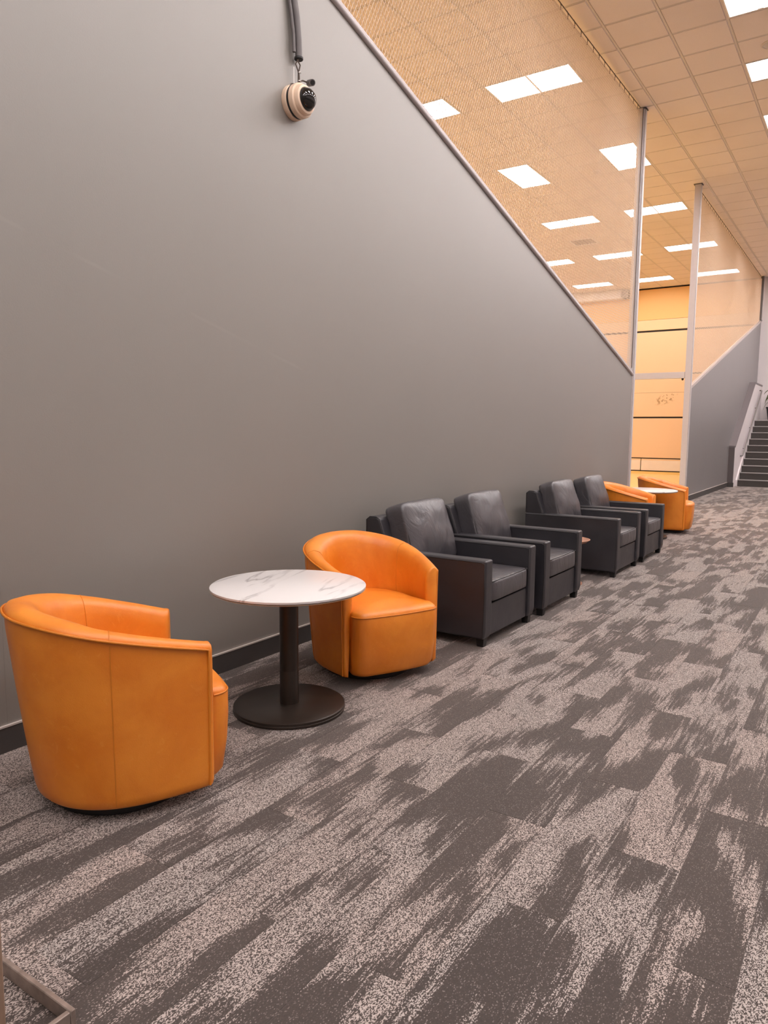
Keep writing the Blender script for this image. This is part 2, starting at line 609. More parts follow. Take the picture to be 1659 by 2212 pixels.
gym_lights = [
    (-1.70, 9.49, 2, 1, 'large white louvred light, nearest one seen through the net'),
    (-3.535, 9.49, 2, 1, 'white light half hidden by the sloping wall top, nearest of those cut off'),
    (-2.923, 12.53, 1, 2, 'bright square looking light just left of the steel post light, beside the sloping wall'),
    (-1.087, 12.53, 1, 2, 'bright light panel cut by the near steel post just below its top'),
    (-3.535, 16.17, 2, 1, 'long thin light seen through net above the ceiling air grille'),
    (-1.70, 16.17, 2, 1, 'long light crossing behind the near steel post, above the two posts gap'),
    (-3.535, 19.82, 2, 1, 'long thin light whose right end meets the near post, below the air grille'),
    (-1.70, 19.82, 2, 1, 'long light crossing behind the far steel post'),
    (-5.37, 19.82, 2, 1, 'small light touching the sloping wall edge, left of the air grille'),
    (-5.37, 23.47, 2, 1, 'farthest left light just above the white duct box'),
    (-3.535, 23.47, 2, 1, 'farthest middle light between the two posts near the far wall'),
    (-1.70, 23.47, 2, 1, 'farthest right light seen through the second net past the far post'),
]
for x, y, w, d, lab in gym_lights:
    i0, j0 = cell(x, y)
    lights.append((i0, j0, i0 + w, j0 + d, lab, 'sports hall ceiling lights', 'lamp_g'))
have = {(l[0], l[1]) for l in lights}
for x in (-1.70, -3.535, -5.37, -7.21, -9.04):
    for y in (-1.48, 2.17, 5.82, 9.49, 12.53, 16.17, 19.82, 23.47):
        i0, j0 = cell(x, y)
        if (i0, j0) in have or (i0, j0) == cell(-2.923, 12.53):
            continue
        if y == 12.53 and x in (-1.70, -3.535):
            continue
        lights.append((i0, j0, i0 + 2, j0 + 1, 'sports hall ceiling light outside the picture or behind the grey wall', 'unseen sports hall lights', 'lamp_g'))
cor_seen = {8.878: 'brightest white light in the top right corner of the picture',
            10.702: 'white light at the right edge, second below the top right corner',
            12.526: 'sliver of white light at the right edge, third below the corner'}
for k in range(-9, 8):
    y = 12.526 + 1.824 * k
    if y > Y_END - 0.7:
        continue
    i0, j0 = cell(1.361, y)
    lab = None
    for yy, s in cor_seen.items():
        if abs(yy - y) < 0.1:
            lab = s
    lights.append((i0, j0, i0 + 2, j0 + 1, lab or 'corridor ceiling light outside the picture', 'corridor ceiling lights' if lab else 'unseen corridor lights', 'lamp_c'))
    i0, j0 = cell(3.809, y)  # second row, added out of view to light chair fronts and wall
    lights.append((i0, j0, i0 + 2, j0 + 1, 'corridor ceiling light outside the picture', 'unseen corridor lights', 'lamp_c'))
used = set()
for l in lights:
    for a in range(l[0], l[2]):
        for b in range(l[1], l[3]):
            used.add((a, b))
vent_c = cell(-3.535, 17.998)
used.add(vent_c)
# grid bars (one part): T-section flange lines
L = []
for a in range(nx0, nx1 + 1):
    x = GX0 + a * GSX
    if XL < x < XR:
        L.append(((x - 0.012, Y_BACK, HC), (x + 0.012, Y_END, HC + 0.0045)))
for b in range(ny0, ny1 + 1):
    y = GY0 + b * GSY
    if Y_BACK < y < Y_END:
        L.append(((XL, y - 0.007, HC + 0.0006), (XR, y + 0.007, HC + 0.0046)))
g = boxes('ceiling_grid', L, 'grid', ce)
g['kind'] = 'stuff'
tile_me = None
cells = []
for a in range(nx0, nx1):
    for b in range(ny0, ny1):
        if (a, b) in used:
            continue
        x0, x1 = max(GX0 + a * GSX, XL), min(GX0 + (a + 1) * GSX, XR)
        y0, y1 = max(GY0 + b * GSY, Y_BACK), min(GY0 + (b + 1) * GSY, Y_END)
        if x1 - x0 < 0.05 or y1 - y0 < 0.05:
            continue
        xm, ym = (x0 + x1) / 2, (y0 + y1) / 2
        q = pix((xm, ym, HC))
        vis = 0
        if q and -20 < q[0] < 1680 and -20 < q[1] < 640:
            # hidden by the sloping wall?
            hid = False
            if xm < 0:
                s = CAM.x / (CAM.x - xm)
                yy, zz = ym * s, CAM.z + (HC - CAM.z) * s
                hid = zz < 5.02 - 0.2562 * (yy - 0.56) if yy < 11.27 else False
            if not hid:
                vis = 1 / q[2] ** 3
        cells.append((vis, x0, y0, x1 - x0, y1 - y0))
cells.sort(key=lambda a: -a[0])
V, F = [], []


def tile_geo(w, l):
    # lay-in tile with a stepped (tegular) edge, face slightly proud of the grid
    m, e = 0.014, 0.020
    h0, h1 = 0.005, -0.004
    vs = [(0.002, 0.002, h0), (w - 0.002, 0.002, h0), (w - 0.002, l - 0.002, h0), (0.002, l - 0.002, h0),
          (m, m, h0), (w - m, m, h0), (w - m, l - m, h0), (m, l - m, h0),
          (e, e, h1), (w - e, e, h1), (w - e, l - e, h1), (e, l - e, h1)]
    fs = []
    for i in range(4):
        j = (i + 1) % 4
        fs.append((i, 4 + i, 4 + j, j))
        fs.append((4 + i, 8 + i, 8 + j, 4 + j))
    fs.append((11, 10, 9, 8))
    fs.append((0, 1, 2, 3))
    return vs, fs


for k, (vis, x0, y0, w, l) in enumerate(cells):
    if vis > 0 and k < 300:
        std = abs(w - GSX) < 1e-4 and abs(l - GSY) < 1e-4
        if std and tile_me:
            o = bpy.data.objects.new('ceiling_tile', tile_me)
            COL.objects.link(o)
            o.parent = ce
        else:
            vs, fs = tile_geo(w, l)
            o = from_py('ceiling_tile', vs, fs, 'tile', ce)
            if std:
                tile_me = o.data
        o.location = (x0, y0, HC)
    else:
        vs, fs = tile_geo(w, l)
        n0 = len(V)
        V += [(a + x0, b + y0, c + HC) for a, b, c in vs]
        F += [tuple(q + n0 for q in f) for f in fs]
o = from_py('ceiling_tiles_far', V, F, 'tile', ce)
o['kind'] = 'stuff'


def ceiling_light(i0, j0, i1, j1, lab, grp, mat):
    x0, x1, y0, y1 = GX0 + i0 * GSX, GX0 + i1 * GSX, GY0 + j0 * GSY, GY0 + j1 * GSY
    t = thing('ceiling_light', lab, 'light', ((x0 + x1) / 2, (y0 + y1) / 2, HC), 0, grp)
    hx, hy = (x1 - x0) / 2 - 0.013, (y1 - y0) / 2 - 0.013
    w = 0.016
    boxes('frame', [((-hx, -hy, -0.005), (hx, -hy + w, 0.05)), ((-hx, hy - w, -0.005), (hx, hy, 0.05)), ((-hx, -hy + w, -0.005), (-hx + w, hy - w, 0.05)), ((hx - w, -hy + w, -0.005), (hx, hy - w, 0.05))], 'white_part', t)
    box('diffuser', (-hx + w, -hy + w, 0.004), (hx - w, hy - w, 0.012), mat, t)
    if 'corridor' in grp or j1 - j0 == 2:
        s = -hx * 0.45
        boxes('latch', [((s - 0.03, hy - w - 0.02, -0.009), (s + 0.03, hy - 0.002, 0.003))], 'white_part', t)
    return t


for l in lights:
    ceiling_light(*l)
# ceiling air grille
vx, vy = GX0 + vent_c[0] * GSX, GY0 + vent_c[1] * GSY
t = thing('air_grille', 'square slatted air grille in the ceiling seen through the net', 'vent', (vx + GSX / 2, vy + GSY / 2, HC))
h = GSX / 2 - 0.013
boxes('frame', [((-h, -h, -0.006), (h, -h + 0.03, 0.03)), ((-h, h - 0.03, -0.006), (h, h, 0.03)), ((-h, -h, -0.006), (-h + 0.03, h, 0.03)), ((h - 0.03, -h, -0.006), (h, h, 0.03))], 'duct', t)
box('backing', (-h, -h, 0.03), (h, h, 0.04), 'gap', t)
slat_me = None
for k in range(8):
    x = -h + 0.065 + k * (2 * h - 0.13) / 7
    if slat_me is None:
        s = prism('slat', [(-0.018, 0.0), (-0.014, -0.004), (0.018, 0.024), (0.014, 0.028)], 'y', -h + 0.03, h - 0.03, 'vent', t)
        slat_me = s.data
    else:
        s = bpy.data.objects.new('slat', slat_me)
        COL.objects.link(s)
        s.parent = t
    s.location = (x, 0, 0)
# round ceiling fittings
t = thing('ceiling_speaker', 'round grey ceiling speaker between the lights at the right edge', 'speaker', (1.72, 10.35, HC))
lathe('rim', [(0.115, 0.0), (0.115, -0.010), (0.105, -0.014), (0.095, -0.008)], 'grid', t, 32)
lathe('grille', [(0.095, -0.004), (0.09, -0.010), (0.05, -0.014), (0.01, -0.016)], 'alu', t, 32)
t = thing('smoke_detector', 'small round smoke detector on the ceiling, below the light cut by the near post', 'detector', (-1.42, 13.48 + 0.05, HC - 0.004))
lathe('base', [(0.075, 0.0), (0.075, -0.012)], 'duct', t, 24)
lathe('sensor', [(0.055, -0.012), (0.05, -0.035), (0.03, -0.045)], 'grid', t, 24)

# near sloping wall
def dz1(y):
    return 2.281 + 0.2562 * (11.27 - y)


WT = 0.12
top_y = 11.27 - (HC - 2.281) / 0.2562
wl = prism('wall_left', [(Y_BACK, 0.0), (11.27, 0.0), (11.27, dz1(11.27)), (top_y, HC), (Y_BACK, HC)], 'x', -WT, 0.0, 'wall')
tag(wl, 'tall grey painted wall with a sloping top along the seats', 'wall', kind='structure')
box('panel_joint', (0.0, 1.641, 0.121), (0.0007, 1.645, dz1(1.64) if dz1(1.64) < HC else HC - 0.02), 'wall', wl)
# rounded bead along the sloping edge
bead = [(0.006, top_y, HC - 0.03), (0.006, 11.27, dz1(11.27) - 0.03)]
tr = tube('trim_1', bead, 0.020, 'wall_trim', None, 12)
tag(tr, 'rounded grey bead along the sloping top edge of the near wall', 'trim', kind='structure')
tr = prism('trim_2', [(top_y, HC - 0.004), (11.27, dz1(11.27)), (11.27, dz1(11.27) + 0.02), (top_y + 0.09, HC - 0.004)], 'x', -WT, 0.004, 'wall_trim')
tag(tr, 'grey cap strip on top of the sloping near wall', 'trim', kind='structure')
tr = box('trim_3', (-WT - 0.005, 11.27, 0.0), (0.004, 11.285, dz1(11.27)), 'cream_trim')
tag(tr, 'pale end strip on the vertical end of the near wall', 'trim', kind='structure')
bb = box('baseboard_left', (0.0, Y_BACK, 0.0), (0.010, 11.27, 0.112), 'base')
tag(bb, 'dark brown skirting along the foot of the near grey wall', 'baseboard', kind='structure')
box('top_strip', (0.0, Y_BACK, 0.112), (0.012, 11.27, 0.120), 'base_strip', bb)

# far sloping wall
Y2 = 15.33


def dz2(y):
    return 2.285 + (4.69 - 2.285) / (25.0 - 15.62) * (y - 15.62)


w2 = prism('wall_left_far', [(Y2, 0.0), (Y_END, 0.0), (Y_END, dz2(Y_END)), (Y2, dz2(Y2))], 'x', -0.06, 0.0, 'wall2')
tag(w2, 'dark grey far wall with a rising sloped top beside the stairs', 'wall', kind='structure')
tr = prism('trim_4', [(Y2, dz2(Y2)), (Y_END, dz2(Y_END)), (Y_END, dz2(Y_END) + 0.055), (Y2, dz2(Y2) + 0.055)], 'x', -0.06, 0.012, 'cream_trim')
tag(tr, 'cream cap strip on the rising top of the far grey wall', 'trim', kind='structure')
bb = box('baseboard_left_far', (0.0, Y2, 0.0), (0.010, 20.62, 0.112), 'base')
tag(bb, 'dark skirting along the foot of the far grey wall', 'baseboard', kind='structure')
box('top_strip', (0.0, Y2, 0.112), (0.014, 20.62, 0.122), 'base_strip', bb)

# end wall of sports hall: courses of panels with dark joints; white end wall of corridor
wg = box('wall_gym_end', (XL, Y_END + 0.03, 0.0), (0.0, Y_END + 0.2, HC + 0.1), 'gap')
tag(wg, 'peach panelled end wall of the sports hall', 'wall', kind='structure')
course = [(0.540, 1.840, 'panel'), (1.895, 2.674, 'panel'), (2.680, 3.245, 'panel'), (3.300, 4.638, 'panel'), (4.698, 5.030, 'panel_band'), (5.036, HC - 0.045, 'panel_top')]
for z0, z1, m in course:
    for xa, xb in ((XL, -5.5), (-5.497, 0.0)):
        box('wall_panel', (xa, Y_END, z0), (xb, Y_END + 0.03, z1), m, wg, 0.004, 1)
for k, (xa, xb, dx) in enumerate(((XL, -3.36, 0), (-3.335, 0.0, 0))):
    box('kick_board', (xa, Y_END - 0.035, 0.12), (xb, Y_END + 0.03, 0.455), 'kick', wg, 0.008, 2)
    box('kick_rail', (xa, Y_END - 0.02, 0.457), (xb, Y_END + 0.03, 0.505), 'panel_band', wg)
box('floor_gap', (XL, Y_END - 0.01, 0.085), (0.0, Y_END + 0.03, 0.118), 'gap', wg)
box('kick_strip', (XL, Y_END - 0.015, 0.0), (0.0, Y_END + 0.03, 0.085), 'gym_floor', wg)
we = box('wall_end', (0.0, Y_END, 0.0), (XR, Y_END + 0.2, HC + 0.1), 'white_wall')
tag(we, 'white end wall above the stair landing', 'wall', kind='structure')
wr = box('wall_right', (XR, Y_BACK, 2.6), (XR + 0.2, Y_END, HC + 0.1), 'white_wall')  # unseen wall, white upper half invented to reflect onto the grey wall
tag(wr, 'unseen right corridor wall, made white above to brighten the grey wall', 'wall', kind='structure')
box('unseen_lower_wall', (XR - 0.02, Y_BACK, 0.0), (XR + 0.2, Y_END, 2.6), 'wall2', wr)  # dark lower half, made up so the reflection fades downwards
wb = box('wall_back', (XL, Y_BACK - 0.2, 0.0), (XR, Y_BACK, HC + 0.1), 'wall')
tag(wb, 'back wall behind the camera outside the picture', 'wall', kind='structure')
wgl = box('wall_gym_left', (XL - 0.2, Y_BACK, 0.0), (XL, Y_END, HC + 0.1), 'panel')
tag(wgl, 'left sports hall wall hidden behind the grey wall', 'wall', kind='structure')

# white ventilation duct box on the hall end wall
t = thing('ventilation_duct', 'long white duct box with a louvred end high on the hall end wall', 'duct', (-5.1, Y_END, 5.76))
box('duct_body', (-3.2, -0.32, 0.0), (0.93, -0.001, 0.285), 'duct', t, 0.015, 2)
box('louvre_backing', (0.945, -0.30, 0.01), (1.16, -0.001, 0.275), 'gap', t)
for k in range(6):
    zc = 0.02 + k * 0.046
    prism('louvre', [(-0.325, zc), (-0.30, zc + 0.026), (-0.29, zc + 0.026), (-0.31, zc)], 'x', 0.945, 1.17, 'duct', t)

# posts
def post(label, x0, x1, y0, y1, track=None):
    t = thing('steel_post', label, 'post', ((x0 + x1) / 2, (y0 + y1) / 2, 0), 0, 'tall posts holding the nets')
    hx, hy = (x1 - x0) / 2, (y1 - y0) / 2
    box('post_tube', (-hx, -hy, 0.0), (hx, hy, HC - 0.003), 'lilac', t, 0.006, 2)
    box('top_plate', (-hx - 0.02, -hy - 0.02, HC - 0.014), (hx + 0.02, hy + 0.02, HC - 0.004), 'alu_dark', t)
    if track:
        box('net_track', (-hx - 0.005, -hy - 0.055, dz1(11.27) + 0.03), (hx - 0.01, -hy - 0.008, HC - 0.02), 'alu', t, 0.004, 2)
        box('track_groove', (hx - 0.012, -hy - 0.075, dz1(11.27) + 0.07), (hx - 0.004, -hy - 0.055, HC - 0.03), 'alu_dark', t)
        box('cover_strip', (hx, -hy + 0.012, 0.0), (hx + 0.012, hy - 0.012, HC - 0.02), 'alu', t, 0.003, 1)
    else:
        box('cover_strip', (hx, -hy + 0.02, 0.0), (hx + 0.008, hy - 0.02, HC - 0.02), 'alu', t, 0.003, 1)
    return t


post('near pale steel post at the end of the sloping grey wall', -0.085, -0.005, 11.33, 11.42, True)
post('far pale steel post standing where the second sloping wall starts', -0.062, 0.05, 15.205, 15.31)
dr = thing('door_1', 'pale door frame with a horizontal header bar between the two posts', 'door frame', (-0.6, 15.25, 0.0))
dr['kind'] = 'structure'
box('header', (-0.44, -0.04, 2.445), (0.535, 0.04, 2.568), 'lilac', dr, 0.005, 2)
box('jamb', (-0.52, -0.04, 0.0), (-0.44, 0.04, 2.568), 'lilac', dr, 0.005, 2)
lathe('door_stop', [(0.022, 2.445), (0.022, 2.425), (0.012, 2.405)], 'black', dr, 16, 'z', (0.49, 0.0, 0.0))


# nets
def net(label, x, ya, yb, low, thread, pitch, ratio, cable_z, hook=True):
    """diamond net in the plane x, from low(y) up to the cable"""
    t = thing('safety_net', label, 'net', (x, (ya + yb) / 2, 0), 0, 'nets above the sloping walls')
    yc = (ya + yb) / 2
    V, F = [], []

    def bar(p, q, r):
        (y0, z0), (y1, z1) = p, q
        dy, dz = y1 - y0, z1 - z0
        l = math.hypot(dy, dz)
        if l < 0.01:
            return
        ny, nz = -dz / l * r, dy / l * r
        n = len(V)
        for yy, zz in ((y0, z0), (y1, z1)):
            V.extend([(-r, yy + ny - yc, zz + nz), (r, yy + ny - yc, zz + nz), (r, yy - ny - yc, zz - nz), (-r, yy - ny - yc, zz - nz)])
        for k in range(4):
            F.append((n + k, n + (k + 1) % 4, n + 4 + (k + 1) % 4, n + 4 + k))

    for s in (1, -1):
        # line: z = ratio*s*(y - c); clip with low(y) <= z <= cable_z(y), ya<=y<=yb
        span = 8.0 / ratio
        c = ya - span
        while c < yb + span:
            # sample to find the valid interval
            ys = []
            N = 60
            pts = []
            lo, hi = max(ya, c - span), min(yb, c + span)
            if hi > lo:
                st = (hi - lo) / N
                inside = None
                for k in range(N + 1):
                    y = lo + k * st
                    z = 3.0 + s * ratio * (y - c)
                    ok = low(y) <= z <= cable_z(y) - 0.05
                    if ok:
                        if inside is None:
                            inside = (y, z)
                        last = (y, z)
                    elif inside is not None:
                        break
                if inside is not None:
                    # refine ends by bisection
                    def val(y):
                        z = 3.0 + s * ratio * (y - c)
                        return low(y) <= z <= cable_z(y) - 0.05 and ya <= y <= yb

                    a, b = inside[0], inside[0] - st
                    for _ in range(14):
                        m = (a + b) / 2
                        if val(m):
                            a = m
                        else:
                            b = m
                    a2, b2 = last[0], last[0] + st
                    for _ in range(14):
                        m = (a2 + b2) / 2
                        if val(m):
                            a2 = m
                        else:
                            b2 = m
                    bar((a, 3.0 + s * ratio * (a - c)), (a2, 3.0 + s * ratio * (a2 - c)), thread)
            c += pitch
    o = from_py('net_mesh', V, F, 'net', t)
    o['kind'] = 'stuff'
    n = 24
    cab = [(0.0, ya + (yb - ya) * k / n - yc, cable_z(ya + (yb - ya) * k / n)) for k in range(n + 1)]
    tube('cable', cab, 0.006, 'cord', t, 6)
    tube('top_border', [(a, b, c - 0.055) for a, b, c in cab], 0.006, 'net', t, 6)
    hooks = []
    y = ya + 0.1
    while y < yb - 0.05:
        z = cable_z(y)
        hooks.append([(0.004, y - yc, z + 0.004), (0.010, y - yc + 0.02, z - 0.03), (0.0, y - yc + 0.03, z - 0.07)])
        y += 0.22
    if hook:
        h = tubes('hooks', hooks, 0.004, 'cord', t, 5)
        h['kind'] = 'stuff'
    lowl = [(0.0, ya + (yb - ya) * k / n - yc, low(ya + (yb - ya) * k / n) + 0.005) for k in range(n + 1)]
    tube('bottom_border', [p for p in lowl if p[2] < cable_z(p[1] + yc) - 0.05], 0.009, 'net', t, 6)
    return t


def cz1(y):
    u = (11.3 - y) / 9.0
    return 6.035 - 0.10 * u - 0.16 * u * (1 - u)


net('cream diamond mesh net hung above the near sloping grey wall', -0.05, 1.5, 11.26, lambda y: dz1(y) + 0.02, 0.0016, 0.036, 1.9, cz1)
net('fine pale net stretched above the far rising wall by the stairs', -0.02, 15.36, 24.95, lambda y: dz2(y) + 0.07, 0.0011, 0.030, 1.9, lambda y: HC - 0.045, True)
# end post of far net
t = thing('end_post', 'thin silver post at the far end of the second net by the white wall', 'post', (0.0, 25.03, dz2(25.0) + 0.07))
box('post_tube', (-0.03, -0.03, 0.0), (0.05, 0.04, HC - dz2(25.0) - 0.08), 'alu', t, 0.005, 1)
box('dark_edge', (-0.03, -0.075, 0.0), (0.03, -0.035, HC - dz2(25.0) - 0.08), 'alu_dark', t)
box('dark_strip', (0.0, 0.045, 0.0), (0.04, 0.10, HC - dz2(25.0) - 0.08), 'alu_dark', t)  # dark strip just past the end post

# stairs
SX, SY, RI, TR, NST = 0.189, 21.05, 0.1755, 0.285, 10
st = thing('staircase', 'dark carpeted staircase rising at the far end of the corridor', 'stairs', (SX, SY, 0))
SW = 3.0
for k in range(NST):
    dep = TR if k < NST - 1 else Y_END - 0.01 - SY - TR * (NST - 1)
    s = box('step', (0, k * TR, 0.0), (SW, k * TR + dep, (k + 1) * RI), 'stair_carpet', st)
    prism('nosing', [(k * TR - 0.012, (k + 1) * RI - 0.020), (k * TR + 0.045, (k + 1) * RI + 0.001), (k * TR + 0.045, (k + 1) * RI + 0.004), (k * TR - 0.006, (k + 1) * RI + 0.004), (k * TR - 0.014, (k + 1) * RI - 0.004)], 'x', 0.0, SW, 'nosing', s)
slope = RI / TR
prism('stringer', [(-0.10, 0.0), (0.02, 0.0), (TR * 9 + 0.1, RI * 9.3), (TR * 9 + 0.1, RI * 10.4), (TR * 9 - 0.1, RI * 10.4), (-0.10, 0.17)], 'x', -0.040, -0.002, 'white_wall', st, 0.004, 1)
# stair knee wall
KX = 0.145
ky0 = 20.62
kp = [(ky0, 0.0), (Y_END, 0.0), (Y_END, 2.80), (23.62, 2.80), (ky0, 1.02)]
kw = prism('wall_stair', kp, 'x', 0.0005, KX, 'white_wall')
tag(kw, 'low white wall with a grey sloped cap beside the stairs', 'wall', kind='structure')
prism('cap', [(ky0 - 0.02, 1.02), (23.62, 2.80), (Y_END, 2.80), (Y_END, 2.84), (23.60, 2.84), (ky0 - 0.02, 1.06)], 'x', 0.0005, KX + 0.012, 'mauve', kw)
box('end_face', (0.0005, ky0 - 0.012, 0.0), (KX - 0.008, ky0, 1.02), 'mauve_dark', kw)
box('end_skirting', (0.0005, ky0 - 0.022, 0.0), (KX + 0.01, ky0 - 0.012, 0.115), 'base', kw)
# handrail
t = thing('handrail', 'slim grey metal handrail on the low white stair wall', 'handrail', (KX, 0, 0))
hr = [(0.0, 21.52, 0.78), (0.055, 21.53, 0.79), (0.065, 21.60, 0.83)]
for k in range(1, 9):
    y = 21.60 + k * 0.37
    hr.append((0.065, y, 0.83 + (y - 21.60) * 0.6))
hr += [(0.063, 24.62, 2.640), (0.045, 24.66, 2.65), (0.0, 24.67, 2.65)]
tube('rail', hr, 0.020, 'rail', t, 10)
for y in (21.95, 22.9, 23.85):
    z = 0.83 + (y - 21.60) * 0.6
    tube('bracket', [(0.0, y, z - 0.07), (0.04, y, z - 0.07), (0.062, y, z - 0.02)], 0.009, 'rail', t, 8)

# potted plant on the landing
pz = NST * RI + 0.003
t = thing('potted_plant', 'leafy plant in a black pot on the stair landing', 'plant', (0.545, 24.66, pz))
lathe('pot', [(0.13, 0.0), (0.19, 0.36), (0.205, 0.37), (0.205, 0.40), (0.185, 0.40), (0.18, 0.34)], 'black', t, 32, cap1=False)
lathe('soil', [(0.18, 0.34), (0.10, 0.355), (0.02, 0.36)], 'soil', t, 24)
tube('stem', [(0, 0, 0.35), (0.01, 0.01, 0.6), (-0.01, 0.0, 0.95)], 0.014, 'stem', t, 8)
rnd = random.Random(3)


def leaf_geo(az, z0, ln, wd, droop):
    vs, fs = [], []
    n = 7
    d = Vector((math.cos(az), math.sin(az), 0))
    sd = Vector((-d.y, d.x, 0))
    for k in range(n):
        u = k / (n - 1)
        c = d * (0.02 + ln * (u - 0.25 * u * u * droop)) + Vector((0, 0, z0 + ln * (0.55 * u - droop * u * u)))
        w = wd * math.sin(PI * min(1, u * 0.93 + 0.06)) ** 0.8 * 0.5
        vs += [c - sd * w + Vector((0, 0, 0.012)), c, c + sd * w + Vector((0, 0, 0.012))]
    for k in range(n - 1):
        a = k * 3
        fs += [(a, a + 1, a + 4, a + 3), (a + 1, a + 2, a + 5, a + 4)]
    b = len(vs)
    vs2 = [v + Vector((0, 0, -0.003)) for v in vs]
    fs2 = [tuple(b + q for q in f[::-1]) for f in fs]
    return vs + vs2, fs + fs2


for k in range(22):
    az = k * 2.4 + rnd.uniform(-0.3, 0.3)
    vs, fs = leaf_geo(az, 0.42 + 0.026 * k, rnd.uniform(0.24, 0.37), rnd.uniform(0.07, 0.11), rnd.uniform(0.7, 1.3))
    from_py('leaf', vs, fs, 'leaf', t, True, 0)

# ------------------------------------------------------------------ BARREL CHAIRS
def catmull(P, n):
    out = []
    m = len(P)
    for i in range(m - 1):
        p0, p1, p2, p3 = P[max(i - 1, 0)], P[i], P[i + 1], P[min(i + 2, m - 1)]
        for k in range(n):
            u = k / n
            out.append(tuple(0.5 * ((2 * p1[j]) + (-p0[j] + p2[j]) * u + (2 * p0[j] - 5 * p1[j] + 4 * p2[j] - p3[j]) * u * u + (-p0[j] + 3 * p1[j] - 3 * p2[j] + p3[j]) * u ** 3) for j in range(len(p1))))
    out.append(tuple(P[-1]))
    return out


AF, ZA, ZB, ZK = 0.255, 0.612, 0.055, 0.765


def make_barrel(label, loc, rz):
    root = thing('barrel_chair', label, 'chair', loc, rz, 'orange leather barrel chairs')
    half_t = [(AF, -0.318), (0.13, -0.345), (-0.02, -0.362), (-0.17, -0.338), (-0.29, -0.255), (-0.375, -0.135), (-0.398, 0.0)]
    half_b = [(AF, -0.308), (0.13, -0.325), (-0.02, -0.325), (-0.14, -0.290), (-0.235, -0.215), (-0.292, -0.112), (-0.310, 0.0)]
    full_t = half_t + [(x, -y) for x, y in half_t[-2::-1]]
    full_b = half_b + [(x, -y) for x, y in half_b[-2::-1]]
    PT, PB = catmull(full_t, 6), catmull(full_b, 6)
    n = len(PT)

    def ztop(x):
        u = (AF - x) / (AF + 0.385)
        return ZA + (ZK - ZA) * (u * 1.12 - 0.12 * u * u * u if u > 0 else 0)

    def inward(P, i):
        a, b = Vector(P[max(i - 1, 0)]), Vector(P[min(i + 1, n - 1)])
        d = (b - a).normalized()
        return Vector((d.y, -d.x))  # path runs right -> back -> left, inward is to its right

    zs_t = [ztop(p[0]) for p in PT]

    def outer(i, z):
        u = max(0.0, min(1.0, (z - ZB) / (zs_t[i] - ZB)))
        e = u ** 0.85
        return Vector(PB[i]).lerp(Vector(PT[i]), e)

    prof = []
    for i in range(n):
        nt = inward(PT, i)
        nb = inward(PB, i)
        zt = zs_t[i]
        back = max(0.0, min(1.0, (AF - 0.12 - PT[i][0]) / 0.40))
        th = 0.070 + 0.050 * back
        ring = []

        def add(u, z, use=None):
            c = outer(i, z)
            nn = nb.lerp(nt, max(0, min(1, (z - ZB) / (zt - ZB)))).normalized()
            c = c + nn * u
            ring.append((c.x, c.y, z))
        add(0.03, ZB - 0.004)
        add(0.010, ZB + 0.002)
        add(0.002, ZB + 0.014)
        add(0.0, ZB + 0.04)
        for q in (0.2, 0.4, 0.6, 0.8, 0.92):
            add(0.0, ZB + (zt - 0.034 - ZB) * q)
        add(0.003, zt - 0.034)
        add(0.001, zt - 0.020)
        add(th * 0.14, zt - 0.002)
        add(th * 0.45, zt + 0.008)
        add(th * 0.80, zt - 0.004)
        add(th * 0.96, zt - 0.025)
        add(th * 1.02, zt - 0.06)
        add(th * 1.05, zt - 0.12)
        add(th * 1.02, 0.46)
        add(th * 0.95, 0.40)
        add(th * 0.9, 0.30)
        prof.append(ring)
    m = len(prof[0])

    def shell_part(name, i0, i1, j0, j1, caps=(False, False), parent=root):
        vs, fs = [], []
        for i in range(i0, i1 + 1):
            vs += prof[i][j0:j1 + 1]
        w = j1 - j0 + 1
        for i in range(i1 - i0):
            for j in range(w - 1):
                a = i * w + j
                fs.append((a, a + 1, a + w + 1, a + w))
        if caps[0]:
            fs.append(tuple(range(w))[::-1])
        if caps[1]:
            fs.append(tuple((i1 - i0) * w + k for k in range(w)))
        return vs, fs

    # the shell is one upholstered body
    vs, fs = shell_part('shell', 0, n - 1, 0, m - 1)
    # rounded arm fronts: extra rings bulging forward
    w = m

    def cap_rings(i_end, sgn):
        base = [Vector(v) for v in prof[i_end]]
        c = sum(base, Vector()) / len(base)
        mid = [Vector(v) for v in base]
        rings = []
        for k, (sc, fw) in enumerate(((0.96, 0.008), (0.82, 0.016), (0.5, 0.021))):
            r = []
            for v in base:
                # squeeze thickness (y direction) about the arm's centre line, height slightly
                yc_ = (base[9].y + base[14].y) / 2
                r.append(Vector((v.x + fw, yc_ + (v.y - yc_) * sc, c.z + (v.z - c.z) * (1 - (1 - sc) * 0.06))))
            rings.append(r)
        return rings
    for i_end, sgn in ((0, 1), (n - 1, -1)):
        idx0 = i_end * w
        prev = [idx0 + k for k in range(w)]
        for r in cap_rings(i_end, sgn):
            b = len(vs)
            vs += [tuple(v) for v in r]
            cur = [b + k for k in range(w)]
            for k in range(w - 1):
                f = (prev[k], prev[k + 1], cur[k + 1], cur[k])
                fs.append(f if i_end else f[::-1])
            prev = cur
        fs.append(tuple(prev) if i_end else tuple(prev[::-1]))
    bm = bmesh.new()
    bv = [bm.verts.new(v) for v in vs]
    for f in fs:
        try:
            bm.faces.new([bv[k] for k in f])
        except ValueError:
            pass
    sh = from_bm('shell', bm, 'orange', root, True, 60)
    # piping along outer top edge and down both arm fronts
    line = []
    for z in (0.065, 0.15, 0.25, 0.35, 0.45, 0.54):
        p_ = outer(0, z)
        line.append((p_.x + 0.002, p_.y - 0.001, z))
